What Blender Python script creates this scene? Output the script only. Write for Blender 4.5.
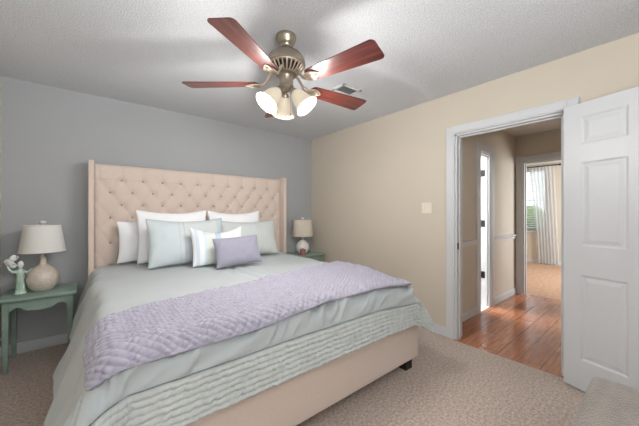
import bpy, bmesh, math, random
import numpy as np
from mathutils import Vector, Matrix, Euler

for o in list(bpy.data.objects):
    bpy.data.objects.remove(o)
SC = bpy.context.scene
COL = SC.collection
PI = math.pi
R = math.radians
random.seed(7)
rng = np.random.default_rng(5)

# ------------------------------------------------------------------ camera
CAM_H = 1.265
cd = bpy.data.cameras.new('camera')
cd.sensor_width = 36
cd.lens = 283 / 639 * 36
cd.clip_start = 0.02
cam = bpy.data.objects.new('camera', cd)
COL.objects.link(cam)
cam.location = (0, 0, CAM_H)
cam.rotation_euler = (R(90), 0, R(-39.3))
SC.camera = cam

# ------------------------------------------------------------------ world, view
SC.view_settings.view_transform = 'Standard'
SC.view_settings.look = 'None'
SC.view_settings.gamma = 1
SC.view_settings.use_curve_mapping = False
SC.view_settings.exposure = 0.1
W = bpy.data.worlds.new('world')
SC.world = W
W.use_nodes = True
W.node_tree.nodes['Background'].inputs[0].default_value = (0.86, 0.93, 1.0, 1)
W.node_tree.nodes['Background'].inputs[1].default_value = 3.8

def area(name, loc, rot, sx, sy, power, col=(1, 1, 1)):
    l = bpy.data.lights.new(name, 'AREA')
    l.shape = 'RECTANGLE'; l.size = sx; l.size_y = sy
    l.energy = power; l.color = col
    o = bpy.data.objects.new(name, l); COL.objects.link(o)
    o.location = loc; o.rotation_euler = rot
    return o

def point(name, loc, power, col, rad=0.05):
    l = bpy.data.lights.new(name, 'POINT')
    l.energy = power; l.color = col; l.shadow_soft_size = rad
    o = bpy.data.objects.new(name, l); COL.objects.link(o); o.location = loc
    return o

# added lights out of view: upward ceiling wash here, fill for far room
area('added_ceiling_wash', (0.25, -1.16, 1.55), (R(162), 0, R(0)), 1.3, 1.1, 96, (0.93, 0.97, 1.0))  # added wash aimed up to brighten the ceiling, at an invented window
area('added_far_room_fill', (7.0, -0.62, 1.5), (R(90), 0, R(0)), 1.4, 1.3, 85, (0.95, 0.98, 1.0))  # added fill at an unseen side opening, brightens far room and hall

# ------------------------------------------------------------------ materials
def lin(c):
    r = []
    for v in c[:3]:
        v /= 255
        r.append(v / 12.92 if v <= 0.04045 else ((v + 0.055) / 1.055) ** 2.4)
    return (r[0], r[1], r[2], 1)

class NT:
    def __init__(s, name):
        s.m = bpy.data.materials.new(name); s.m.use_nodes = True
        s.t = s.m.node_tree; s.b = s.t.nodes['Principled BSDF']
        s.out = s.t.nodes['Material Output']
    def n(s, t, **k):
        x = s.t.nodes.new(t)
        for a, v in k.items():
            if a.startswith('i_'):
                key = a[2:]
                x.inputs[int(key) if key.isdigit() else key].default_value = v
            else:
                setattr(x, a, v)
        return x
    def l(s, a, b): s.t.links.new(a, b)
    def coords(s, kind='Object', scale=(1, 1, 1), rot=(0, 0, 0)):
        tc = s.n('ShaderNodeTexCoord'); mp = s.n('ShaderNodeMapping')
        mp.inputs['Scale'].default_value = scale; mp.inputs['Rotation'].default_value = rot
        s.l(tc.outputs[kind], mp.inputs[0]); return mp.outputs[0]

def mat(name, col, rough=0.6, metal=0.0, var=0.0, vscale=8, bump=0.0, bscale=60, kind='Object', scale=(1, 1, 1),
        col2=None, detail=3, sheen=0.0, coat=0.0, spec=0.5, bdist=0.01):
    a = NT(name); b = a.b
    b.inputs['Roughness'].default_value = rough
    b.inputs['Metallic'].default_value = metal
    b.inputs['Specular IOR Level'].default_value = spec
    b.inputs['Sheen Weight'].default_value = sheen
    b.inputs['Coat Weight'].default_value = coat
    v = a.coords(kind, scale)
    c1 = lin(col)
    c2 = lin(col2) if col2 else tuple(x * (1 - var) for x in c1[:3]) + (1,)
    nz = a.n('ShaderNodeTexNoise'); nz.inputs['Scale'].default_value = vscale; nz.inputs['Detail'].default_value = detail
    a.l(v, nz.inputs['Vector'])
    rp = a.n('ShaderNodeValToRGB')
    rp.color_ramp.elements[0].position = 0.35; rp.color_ramp.elements[1].position = 0.65
    rp.color_ramp.elements[0].color = c2; rp.color_ramp.elements[1].color = c1
    a.l(nz.outputs[0], rp.inputs[0]); a.l(rp.outputs[0], b.inputs['Base Color'])
    if bump:
        n2 = a.n('ShaderNodeTexNoise'); n2.inputs['Scale'].default_value = bscale; n2.inputs['Detail'].default_value = 2
        a.l(v, n2.inputs['Vector'])
        bp = a.n('ShaderNodeBump'); bp.inputs['Strength'].default_value = bump; bp.inputs['Distance'].default_value = bdist
        a.l(n2.outputs[0], bp.inputs['Height']); a.l(bp.outputs[0], b.inputs['Normal'])
    return a.m

M = {}
M['grey_wall'] = mat('grey_wall_paint', (171, 173, 175), 0.75, var=0.03, vscale=2, bump=0.05, bscale=90)
M['beige_wall'] = mat('beige_wall_paint', (208, 198, 183), 0.7, var=0.03, vscale=1.5, bump=0.06, bscale=80)
M['ceiling'] = mat('popcorn_ceiling', (232, 234, 237), 0.9, var=0.20, vscale=130, bump=0.9, bscale=130, bdist=0.015)
M['flat_ceiling'] = mat('flat_ceiling', (205, 204, 200), 0.9, var=0.02)
M['white_paint'] = mat('white_trim_paint', (206, 208, 211), 0.38, var=0.015, vscale=5)
M['carpet'] = mat('carpet', (228, 210, 197), 0.95, vscale=60, col2=(184, 165, 152), bump=0.8, bscale=150, detail=9, sheen=0.15, spec=0.1, bdist=0.02)
M['carpet2'] = mat('peach_carpet', (205, 172, 148), 0.95, vscale=20, col2=(185, 150, 125), bump=0.5, bscale=150, detail=4, spec=0.1)
M['linen'] = mat('beige_linen', (220, 203, 191), 0.85, vscale=160, var=0.10, bump=0.25, bscale=420, sheen=0.2, spec=0.2)
M['button'] = mat('button_linen', (172, 155, 144), 0.9, var=0.1)
M['black_wood'] = mat('black_wood', (38, 34, 33), 0.5, var=0.1)
M['comforter'] = mat('aqua_cotton', (183, 190, 192), 0.55, var=0.02, vscale=3, sheen=0.2, bump=0.04, bscale=30, spec=0.3)
M['border'] = mat('sage_quilting', (196, 201, 199), 0.6, var=0.05, vscale=6, sheen=0.2, bump=0.35, bscale=55, spec=0.3, bdist=0.012)
M['purple_quilt'] = mat('lavender_quilting', (163, 160, 175), 0.6, var=0.05, vscale=25, sheen=0.3, bump=0.15, bscale=90, spec=0.3)
M['white_cotton'] = mat('white_cotton', (244, 245, 248), 0.8, var=0.02, vscale=6, bump=0.12, bscale=14, sheen=0.1, spec=0.2)
M['purple_cotton'] = mat('lavender_cotton', (156, 154, 170), 0.8, var=0.06, vscale=120, bump=0.2, bscale=300, sheen=0.2, spec=0.2)
M['sage_cotton'] = mat('sage_cotton', (203, 212, 207), 0.7, var=0.03, vscale=5, bump=0.1, bscale=14, spec=0.2)
M['piping'] = mat('aqua_piping', (168, 182, 182), 0.7, var=0.03)
M['green_paint'] = mat('green_chalk_paint', (140, 160, 148), 0.5, vscale=9, col2=(128, 150, 138), bump=0.05, bscale=40)
M['cream_ceramic'] = mat('mottled_cream_ceramic', (216, 204, 192), 0.35, vscale=45, col2=(202, 188, 174), bump=0.12, bscale=70, detail=5)
M['lamp_neck'] = mat('pale_metal', (205, 200, 190), 0.35, var=0.03)
M['white_ceramic'] = mat('white_ceramic', (232, 230, 226), 0.25, var=0.02)
M['mint_ceramic'] = mat('mint_ceramic', (196, 216, 204), 0.25, vscale=14, col2=(178, 204, 188))
M['white_glaze'] = mat('white_glaze', (236, 238, 236), 0.3, var=0.04, vscale=30)
M['shade_fabric'] = mat('off_white_shade', (224, 222, 218), 0.85, var=0.03, vscale=120, bump=0.1, bscale=300)
M['shade_tan'] = mat('cream_shade', (216, 206, 190), 0.85, var=0.05, vscale=120, bump=0.1, bscale=300)
M['red_glass'] = mat('dusty_red_glass', (150, 92, 94), 0.35, var=0.1)
M['nickel'] = mat('brushed_nickel', (164, 153, 138), 0.32, metal=0.85, vscale=30, var=0.08)
M['champagne'] = mat('champagne_metal', (190, 174, 156), 0.35, metal=0.5, var=0.05)
M['dark_metal'] = mat('dark_metal', (52, 46, 42), 0.4, metal=0.6, var=0.1)
M['black'] = mat('black_metal', (22, 20, 19), 0.5, metal=0.3, var=0.1)
M['ottoman'] = mat('grey_velvet', (143, 134, 125), 0.9, vscale=9, col2=(128, 119, 110), bump=0.5, bscale=90, detail=6, sheen=0.5, spec=0.15, scale=(1, 2.2, 1), bdist=0.01)
M['plate'] = mat('almond_plastic', (232, 224, 206), 0.4, var=0.02)
M['vent_dark'] = mat('vent_inside', (150, 153, 152), 0.7, var=0.05)
M['vent_white'] = mat('vent_white', (214, 214, 212), 0.5, var=0.03)
M['detector'] = mat('off_white_plastic', (205, 190, 172), 0.5, var=0.03)
M['leaf'] = mat('shrub_leaves', (98, 128, 70), 0.7, vscale=9, col2=(60, 92, 44), bump=0.4)
M['lawn'] = mat('lawn', (120, 140, 84), 0.9, vscale=5, col2=(95, 118, 66))
M['tub_white'] = mat('bright_white_paint', (235, 237, 238), 0.6, var=0.01)

def blade_wood():
    a = NT('cherry_blade_wood')
    v = a.coords('Object', (2.2, 38, 38))
    nz = a.n('ShaderNodeTexNoise'); nz.inputs['Scale'].default_value = 1.6; nz.inputs['Detail'].default_value = 6
    a.l(v, nz.inputs['Vector'])
    rp = a.n('ShaderNodeValToRGB'); e = rp.color_ramp.elements
    e[0].position = 0.3; e[0].color = lin((64, 27, 25)); e[1].position = 0.7; e[1].color = lin((116, 56, 46))
    a.l(nz.outputs[0], rp.inputs[0]); a.l(rp.outputs[0], a.b.inputs['Base Color'])
    a.b.inputs['Roughness'].default_value = 0.34
    a.b.inputs['Coat Weight'].default_value = 0.3; a.b.inputs['Coat Roughness'].default_value = 0.2
    return a.m
M['blade'] = blade_wood()

def hall_wood():
    a = NT('hall_wood_planks')
    v = a.coords('Object', (1, 1, 1))
    br = a.n('ShaderNodeTexBrick')
    br.offset = 0.37; br.squash = 1
    for k, x in (('Scale', 1.0), ('Mortar Size', 0.0025), ('Mortar Smooth', 0.1), ('Bias', 0.0), ('Brick Width', 1.1), ('Row Height', 0.16)):
        br.inputs[k].default_value = x
    br.inputs['Color1'].default_value = lin((205, 138, 102)); br.inputs['Color2'].default_value = lin((172, 110, 80))
    br.inputs['Mortar'].default_value = lin((66, 36, 24))
    a.l(v, br.inputs['Vector'])
    v2 = a.coords('Object', (3, 26, 1))
    nz = a.n('ShaderNodeTexNoise'); nz.inputs['Scale'].default_value = 1.5; nz.inputs['Detail'].default_value = 6
    a.l(v2, nz.inputs['Vector'])
    rp = a.n('ShaderNodeValToRGB'); e = rp.color_ramp.elements
    e[0].position = 0.3; e[0].color = (0.55, 0.5, 0.48, 1); e[1].position = 0.7; e[1].color = (1.1, 1.1, 1.1, 1)
    a.l(nz.outputs[0], rp.inputs[0])
    mx = a.n('ShaderNodeMixRGB', blend_type='MULTIPLY'); mx.inputs[0].default_value = 0.8
    a.l(br.outputs['Color'], mx.inputs[1]); a.l(rp.outputs[0], mx.inputs[2])
    a.l(mx.outputs[0], a.b.inputs['Base Color'])
    a.b.inputs['Roughness'].default_value = 0.16
    bp = a.n('ShaderNodeBump'); bp.inputs['Strength'].default_value = 0.15; bp.inputs['Distance'].default_value = 0.004
    a.l(br.outputs['Fac'], bp.inputs['Height']); bp.invert = True
    a.l(bp.outputs[0], a.b.inputs['Normal'])
    return a.m
M['planks'] = hall_wood()

def uv_panels(name, stops, rough=0.7, lines=()):
    """fabric with vertical panels of its own colour across the pillow"""
    a = NT(name)
    tc = a.n('ShaderNodeTexCoord'); sp = a.n('ShaderNodeSeparateXYZ'); a.l(tc.outputs['UV'], sp.inputs[0])
    rp = a.n('ShaderNodeValToRGB'); rp.color_ramp.interpolation = 'CONSTANT'
    e = rp.color_ramp.elements
    while len(e) < len(stops): e.new(0.5)
    for k, (p, c) in enumerate(stops):
        e[k].position = p; e[k].color = lin(c)
    a.l(sp.outputs[0], rp.inputs[0]); a.l(rp.outputs[0], a.b.inputs['Base Color'])
    a.b.inputs['Roughness'].default_value = rough; a.b.inputs['Sheen Weight'].default_value = 0.15
    a.b.inputs['Specular IOR Level'].default_value = 0.2
    nz = a.n('ShaderNodeTexNoise'); nz.inputs['Scale'].default_value = 14; a.l(tc.outputs['Object'], nz.inputs['Vector'])
    bp = a.n('ShaderNodeBump'); bp.inputs['Strength'].default_value = 0.15; bp.inputs['Distance'].default_value = 0.01
    a.l(nz.outputs[0], bp.inputs['Height']); a.l(bp.outputs[0], a.b.inputs['Normal'])
    return a.m
M['aqua_sham'] = uv_panels('aqua_sham_cotton', [(0, (198, 207, 211)), (0.36, (186, 195, 199)), (0.375, (203, 209, 211)),
                                               (0.42, (186, 195, 199)), (0.435, (203, 209, 210)), (0.9, (190, 202, 208))])
M['sage_sham'] = uv_panels('sage_sham_cotton', [(0, (202, 208, 207)), (0.60, (190, 200, 195)), (0.615, (202, 207, 205)),
                                               (0.66, (190, 200, 195)), (0.675, (200, 205, 203))])
M['panel_pillow'] = uv_panels('panelled_pillow_cotton', [(0, (232, 234, 238)), (0.05, (205, 217, 228)), (0.11, (230, 233, 237)), (0.20, (208, 219, 228)),
                                                        (0.25, (216, 221, 215)), (0.42, (184, 202, 216)), (0.53, (236, 236, 235))])

def emis(name, col, strength, base=(240, 236, 225)):
    a = NT(name)
    a.b.inputs['Base Color'].default_value = lin(base)
    a.b.inputs['Emission Color'].default_value = lin(col); a.b.inputs['Emission Strength'].default_value = strength
    a.b.inputs['Roughness'].default_value = 0.4
    # slight cloudiness of the frosted glass
    return a.m
M['lit_glass'] = emis('lit_frosted_glass', (255, 236, 205), 0.34, (170, 162, 148))
M['bulb'] = emis('lit_bulb', (255, 244, 225), 6.0)

def sheer():
    a = NT('sheer_curtain')
    tr = a.n('ShaderNodeBsdfTransparent'); tl = a.n('ShaderNodeBsdfTranslucent'); df = a.n('ShaderNodeBsdfDiffuse')
    tl.inputs[0].default_value = lin((228, 230, 232)); df.inputs[0].default_value = lin((228, 230, 232))
    m1 = a.n('ShaderNodeMixShader'); m1.inputs[0].default_value = 0.5
    a.l(df.outputs[0], m1.inputs[1]); a.l(tl.outputs[0], m1.inputs[2])
    m2 = a.n('ShaderNodeMixShader'); m2.inputs[0].default_value = 0.30
    a.l(m1.outputs[0], m2.inputs[1]); a.l(tr.outputs[0], m2.inputs[2]); a.l(m2.outputs[0], a.out.inputs[0])
    return a.m
M['sheer'] = sheer()

def glass():
    a = NT('window_glass')
    tr = a.n('ShaderNodeBsdfTransparent'); gl = a.n('ShaderNodeBsdfGlossy'); gl.inputs['Roughness'].default_value = 0.02
    m = a.n('ShaderNodeMixShader'); m.inputs[0].default_value = 0.06
    a.l(tr.outputs[0], m.inputs[1]); a.l(gl.outputs[0], m.inputs[2]); a.l(m.outputs[0], a.out.inputs[0])
    return a.m
M['glass'] = glass()

# ------------------------------------------------------------------ geometry helpers
def B(): return bmesh.new()

def box(bm, lo, hi, bev=0.0, seg=2, rotz=0, mx=None):
    lo, hi = Vector(lo), Vector(hi)
    r = bmesh.ops.create_cube(bm, size=1)
    vs = r['verts']
    d = hi - lo; c = (hi + lo) / 2
    for v in vs:
        v.co = Vector((v.co.x * d.x, v.co.y * d.y, v.co.z * d.z)) + c
    if bev > 0:
        es = list({e for v in vs for e in v.link_edges})
        bev = min(bev, min(abs(d.x), abs(d.y), abs(d.z)) * 0.49)
        rr = bmesh.ops.bevel(bm, geom=es, offset=bev, segments=seg, affect='EDGES', profile=0.6)
        vs = list({v for f in rr['faces'] for v in f.verts} | {v for v in vs if v.is_valid})
    if mx is not None:
        for v in vs: v.co = mx @ v.co
    return vs

def lathe(bm, prof, c=(0, 0, 0), n=32, mx=None, cap=True):
    rings = []
    for r, z in prof:
        ring = []
        for k in range(n):
            a = 2 * PI * k / n
            p = Vector((r * math.cos(a), r * math.sin(a), z))
            if mx is not None: p = mx @ p
            ring.append(bm.verts.new(p + Vector(c)))
        rings.append(ring)
    for a, b in zip(rings, rings[1:]):
        for k in range(n):
            bm.faces.new((a[k], a[(k + 1) % n], b[(k + 1) % n], b[k]))
    if cap:
        if prof[0][0] > 1e-4: bm.faces.new(rings[0][::-1])
        if prof[-1][0] > 1e-4: bm.faces.new(rings[-1])
    return rings

def tube(bm, pts, rad, n=8, closed=False):
    pts = [Vector(p) for p in pts]
    rr = rad if isinstance(rad, (list, tuple)) else [rad] * len(pts)
    rings = []
    N = len(pts); up = Vector((0, 0, 1)); prev = None
    for i, p in enumerate(pts):
        if closed: t = pts[(i + 1) % N] - pts[i - 1]
        else: t = pts[min(i + 1, N - 1)] - pts[max(i - 1, 0)]
        t.normalize()
        if prev is None:
            a = t.cross(up)
            if a.length < 0.1: a = t.cross(Vector((1, 0, 0)))
        else:
            a = prev - t * prev.dot(t)
        a.normalize(); prev = a; b = t.cross(a)
        rings.append([bm.verts.new(p + rr[i] * (math.cos(2 * PI * k / n) * a + math.sin(2 * PI * k / n) * b)) for k in range(n)])
    prs = list(zip(rings, rings[1:]))
    if closed: prs.append((rings[-1], rings[0]))
    for a, b in prs:
        for k in range(n):
            bm.faces.new((a[k], a[(k + 1) % n], b[(k + 1) % n], b[k]))
    if not closed:
        bm.faces.new(rings[0][::-1]); bm.faces.new(rings[-1])

def prism(bm, outline, axis, lo, hi):
    """extrude a 2-D outline along an axis (0,1,2)"""
    def mk(p, h):
        if axis == 0: return (h, p[0], p[1])
        if axis == 1: return (p[0], h, p[1])
        return (p[0], p[1], h)
    a = [bm.verts.new(mk(p, lo)) for p in outline]; b = [bm.verts.new(mk(p, hi)) for p in outline]
    bm.faces.new(a[::-1]); bm.faces.new(b)
    n = len(a)
    for k in range(n): bm.faces.new((a[k], a[(k + 1) % n], b[(k + 1) % n], b[k]))

def finish(name, bm, m, parent=None, smooth=False, shift=None, mods=None):
    bmesh.ops.recalc_face_normals(bm, faces=bm.faces)
    if shift is not None: bmesh.ops.translate(bm, verts=bm.verts, vec=Vector(shift))
    me = bpy.data.meshes.new(name); bm.to_mesh(me); bm.free()
    me.materials.append(M[m] if isinstance(m, str) else m)
    if smooth:
        me.polygons.foreach_set('use_smooth', [True] * len(me.polygons))
        if smooth != 'all':
            try: me.set_sharp_from_angle(angle=R(smooth if isinstance(smooth, (int, float)) and smooth > 1 else 40))
            except Exception: pass
    o = bpy.data.objects.new(name, me); COL.objects.link(o)
    if parent is not None: o.parent = parent
    return o

ROOT = {}
def thing(name, label, cat, loc=(0, 0, 0), rotz=0, group=None):
    o = bpy.data.objects.new(name, None); COL.objects.link(o)
    o.empty_display_size = 0.1
    o.location = loc; o.rotation_euler = (0, 0, rotz)
    o['label'] = label; o['category'] = cat
    if group: o['group'] = group
    return o

def tag(o, label, cat, group=None, kind=None):
    o['label'] = label; o['category'] = cat
    if group: o['group'] = group
    if kind: o['kind'] = kind
    return o

def struct(name, bm, m, label, cat, smooth=False, parent=None):
    o = finish(name, bm, m, parent, smooth)
    if parent is None:
        o['kind'] = 'structure'; o['label'] = label; o['category'] = cat
    return o

def part(name, bm, m, parent, smooth=False, world=True):
    """child mesh; world=True means the shape was laid out in room coordinates"""
    sh = None
    if world:
        p = parent
        sh = Vector((0, 0, 0))
        while p is not None:
            sh -= p.location; p = p.parent
    return finish(name, bm, m, parent, smooth, sh)

# ------------------------------------------------------------------ room shell
XL, XR, YB, YF, ZC = -0.59, 2.85, 3.70, -1.10, 2.47
T = 0.12
DY0, DY1, DZ = 0.49, 1.335, 2.05        # bedroom doorway in the right wall
HX, HY0, HY1 = 5.24, 0.30, 1.50         # hall
b = B(); box(b, (XL - T, YF - T, -0.1), (XR - 0.03, YB + T, 0)); box(b, (XR - 0.03, YF - T, -0.1), (XR + T, DY0, 0)); box(b, (XR - 0.03, DY1, -0.1), (XR + T, YB + T, 0)); struct('floor', b, 'carpet', 'mottled brown and pink bedroom carpet', 'floor')
b = B(); box(b, (XR - 0.03, DY0, -0.1), (XR + T, DY1, 0)); box(b, (XR + T, HY0 - T, -0.1), (HX + 0.06, HY1, 0)); struct('floor_hall', b, 'planks', 'glossy red brown wood plank hall floor', 'floor')
b = B(); box(b, (HX + 0.06, -0.75, -0.1), (8.95, 3.35, 0.0)); struct('floor_far_room', b, 'carpet2', 'peach carpet in the room beyond the hall', 'floor')
b = B(); box(b, (XL - T, YF - T, ZC), (XR + T, YB + T, ZC + 0.1)); struct('ceiling', b, 'ceiling', 'white popcorn textured bedroom ceiling', 'ceiling')
b = B(); box(b, (XR + T, HY0 - T, ZC), (HX + T, HY1 + T, ZC + 0.1)); struct('ceiling_hall', b, 'flat_ceiling', 'flat grey white hall ceiling', 'ceiling')
b = B(); box(b, (HX + T, -0.75, ZC), (8.95, 3.35, ZC + 0.1)); struct('ceiling_far_room', b, 'flat_ceiling', 'white ceiling of the room beyond the hall', 'ceiling')

b = B(); box(b, (XL - T, YB, 0), (XR, YB + T, ZC)); struct('wall_back', b, 'grey_wall', 'grey painted wall behind the headboard', 'wall')
b = B()
box(b, (XR, DY1, 0), (XR + T, YB + T, ZC)); box(b, (XR, YF - T, 0), (XR + T, DY0, ZC)); box(b, (XR, DY0, DZ), (XR + T, DY1, ZC))
struct('wall_right', b, 'beige_wall', 'cream beige wall with the doorway', 'wall')
def wall_with_hole(axis, c0, c1, a0, a1, h0, h1, z0, z1, top=ZC):
    b = B()
    def bx(p0, p1, q0, q1):
        if axis == 'x': box(b, (c0, p0, q0), (c1, p1, q1))
        else: box(b, (p0, c0, q0), (p1, c1, q1))
    bx(a0, h0, 0, top); bx(h1, a1, 0, top); bx(h0, h1, z1, top)
    if z0 > 0: bx(h0, h1, 0, z0)
    return b
b = B(); box(b, (XL - T, YF, 0), (XL, YB, ZC)); struct('wall_left', b, 'beige_wall', 'beige wall at the left edge of the room', 'wall')
struct('wall_front', wall_with_hole('y', YF - T, YF, XL - T, XR, -0.42, 0.92, 0.98, 2.2), 'beige_wall', 'beige wall behind the camera', 'wall')

# window added behind the viewer, placed for the light it gives
def window_frame(b, axis, c, a0, a1, z0, z1, w=0.05, d=0.04, mull=1):
    def bx(p0, p1, q0, q1):
        if axis == 'x': box(b, (c - d / 2, p0, q0), (c + d / 2, p1, q1), 0.004)
        else: box(b, (p0, c - d / 2, q0), (p1, c + d / 2, q1), 0.004)
    bx(a0, a0 + w, z0, z1); bx(a1 - w, a1, z0, z1); bx(a0, a1, z0, z0 + w); bx(a0, a1, z1 - w, z1)
    zm = (z0 + z1) / 2; bx(a0, a1, zm - w / 3, zm + w / 3)
    for k in range(1, mull + 1):
        y = a0 + (a1 - a0) * k / (mull + 1); bx(y - w / 3, y + w / 3, z0, z1)
b = B(); window_frame(b, 'y', YF - 0.1, -0.42, 0.92, 0.98, 2.2, mull=1)
w1 = struct('window_added', b, 'white_paint', 'white framed window added behind the viewer for light', 'window')
b = B(); box(b, (-0.38, YF - 0.102, 1.02), (0.88, YF - 0.098, 2.16)); part('pane', b, 'glass', w1)

# hall walls
CX0, CX1 = 3.865, 4.215                # closet doorway in the hall's left wall
b = wall_with_hole('y', HY1, HY1 + T, XR + T, HX + T, CX0, CX1, 0, 2.05); struct('wall_hall_left', b, 'beige_wall', 'beige hall wall with chair rail', 'wall')
b = B(); box(b, (XR + T, HY0 - T, 0), (HX + T, HY0, ZC)); struct('wall_hall_right', b, 'beige_wall', 'beige right wall of the hall', 'wall')
FY0, FY1 = 0.62, 1.405                 # far doorway
b = wall_with_hole('x', HX, HX + T, HY0, HY1, FY0, FY1, 0, 2.06); struct('wall_hall_end', b, 'beige_wall', 'beige wall at the end of the hall', 'wall')
# far room
WY0, WY1, WZ0, WZ1 = 1.86, 2.74, 0.80, 2.38
b = wall_with_hole('x', 8.8, 8.92, -0.75, 3.35, WY0, WY1, WZ0, WZ1); struct('wall_far_room_back', b, 'beige_wall', 'beige window wall of the far room', 'wall')
b = B(); box(b, (HX + T, 3.2, 0), (8.8, 3.32, ZC)); struct('wall_far_room_left', b, 'beige_wall', 'beige left wall of the far room', 'wall')
b = wall_with_hole('y', -0.72, -0.6, HX + T, 8.8, 6.3, 7.7, 0.8, 2.2); struct('wall_far_room_right', b, 'beige_wall', 'beige right wall of the far room', 'wall')
b = B(); box(b, (HX + T - 0.06, HY1 + T, 0), (HX + T, 3.2, ZC)); box(b, (HX + T - 0.06, -0.6, 0), (HX + T, HY0 - T, ZC)); struct('wall_far_room_front', b, 'beige_wall', 'beige wall beside the far doorway', 'wall')
# closet room beyond the hall's left wall
b = B()
box(b, (3.2, 2.9, 0), (5.0, 3.0, ZC)); box(b, (3.15, HY1 + T, 0), (3.2, 3.0, ZC)); box(b, (4.95, HY1 + T, 0), (5.0, 3.0, ZC))
struct('wall_closet', b, 'tub_white', 'bright white walls seen past the hall door', 'wall')
b = B(); box(b, (3.2, HY1, -0.1), (4.95, 2.9, 0)); struct('floor_closet', b, 'tub_white', 'pale floor past the hall door', 'floor')
b = B(); box(b, (3.15, HY1 + T, ZC), (5.0, 3.0, ZC + 0.1)); struct('ceiling_closet', b, 'tub_white', 'white ceiling past the hall door', 'ceiling')

# ------------------------------------------------------------------ trim
def casing(b, axis, c, out, a0, a1, z1, w=0.085, d=0.022):
    """door casing on the plane axis=c, standing out by `out` (+1/-1)"""
    steps = ((0, w, d * 0.75), (0.012, w - 0.004, d), )
    for s0, s1, dd in steps:
        lo, hi = sorted((c, c + out * dd))
        def bx(p0, p1, q0, q1):
            if axis == 'x': box(b, (lo, p0, q0), (hi, p1, q1), 0.003)
            else: box(b, (p0, lo, q0), (p1, hi, q1), 0.003)
        bx(a0 - s1, a0 - s0, 0, z1 + s1); bx(a1 + s0, a1 + s1, 0, z1 + s1); bx(a0 - s0, a1 + s0, z1 + s0, z1 + s1)
def jambs(b, axis, c0, c1, a0, a1, z1, w=0.018, stop=0.5):
    def bx(p0, p1, q0, q1, e0=c0, e1=c1):
        if axis == 'x': box(b, (e0, p0, q0), (e1, p1, q1), 0.002)
        else: box(b, (p0, e0, q0), (p1, e1, q1), 0.002)
    bx(a0, a0 + w, 0, z1); bx(a1 - w, a1, 0, z1); bx(a0, a1, z1 - w, z1)
    m = c0 + (c1 - c0) * stop
    bx(a0 + w, a0 + w + 0.012, 0, z1 - w, m - 0.016, m + 0.016); bx(a1 - w - 0.012, a1 - w, 0, z1 - w, m - 0.016, m + 0.016)
    bx(a0 + w, a1 - w, z1 - w - 0.012, z1 - w, m - 0.016, m + 0.016)
b = B(); casing(b, 'x', XR, -1, DY0, DY1, DZ); casing(b, 'x', XR + T, 1, DY0, DY1, DZ); jambs(b, 'x', XR, XR + T, DY0, DY1, DZ, stop=0.45)
t1 = struct('trim_1', b, 'white_paint', 'white casing around the bedroom doorway', 'door frame')
b = B(); box(b, (XR + 0.008, DY1 - 0.021, 0.90), (XR + 0.034, DY1 - 0.017, 0.965), 0.001); part('strike_plate', b, 'black', t1)
b = B(); casing(b, 'y', HY1, -1, CX0, CX1, 2.05, w=0.105); jambs(b, 'y', HY1, HY1 + T, CX0, CX1, 2.05, stop=0.35)
struct('trim_2', b, 'white_paint', 'white casing around the narrow hall door', 'door frame')
b = B(); casing(b, 'x', HX, -1, FY0, FY1, 2.06, w=0.09); jambs(b, 'x', HX, HX + T, FY0, FY1, 2.06)
struct('trim_3', b, 'white_paint', 'white casing around the doorway at the hall end', 'door frame')

def base_board(b, p0, p1, nrm, h=0.092, d=0.014):
    """baseboard between two floor points, standing out along nrm"""
    n = Vector((nrm[0], nrm[1], 0))
    lo = Vector((min(p0[0], p1[0]), min(p0[1], p1[1]), 0)); hi = Vector((max(p0[0], p1[0]), max(p0[1], p1[1]), 0))
    for dd, z0, z1 in ((d, 0, h * 0.8), (d * 0.6, h * 0.78, h)):
        a = lo.copy(); c = hi.copy()
        for k in (0, 1):
            if n[k] > 0: c[k] += dd
            if n[k] < 0: a[k] -= dd
        a.z = z0; c.z = z1
        box(b, a, c, 0.003)
b = B(); base_board(b, (XL, YB), (XR, YB), (0, -1)); struct('baseboard_back', b, 'white_paint', 'white baseboard along the grey wall', 'baseboard')
b = B(); base_board(b, (XR, DY1 + 0.085), (XR, YB - 0.015), (-1, 0)); base_board(b, (XR, YF), (XR, DY0 - 0.085), (-1, 0)); struct('baseboard_right', b, 'white_paint', 'white baseboard along the beige wall', 'baseboard')
b = B(); base_board(b, (XL, YF), (XL, YB - 0.015), (1, 0)); struct('baseboard_left', b, 'white_paint', 'white baseboard on the left wall', 'baseboard')
b = B(); base_board(b, (XR + T + 0.023, HY1), (CX0 - 0.105, HY1), (0, -1)); base_board(b, (CX1 + 0.105, HY1), (HX, HY1), (0, -1)); struct('baseboard_hall', b, 'white_paint', 'white baseboard along the hall', 'baseboard')
b = B(); base_board(b, (8.8, -0.6), (8.8, 3.2), (-1, 0)); struct('baseboard_far_room', b, 'white_paint', 'white baseboard under the far window', 'baseboard')
def rail(b, x0, x1):
    prism(b, [(HY1, 0.865), (HY1 - 0.012, 0.868), (HY1 - 0.014, 0.89), (HY1 - 0.028, 0.915), (HY1 - 0.028, 0.93), (HY1, 0.938)], 0, x0, x1)
b = B(); rail(b, XR + T + 0.023, CX0 - 0.106); rail(b, CX1 + 0.106, HX)
struct('trim_4', b, 'white_paint', 'white chair rail along the hall wall', 'chair rail')

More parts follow.
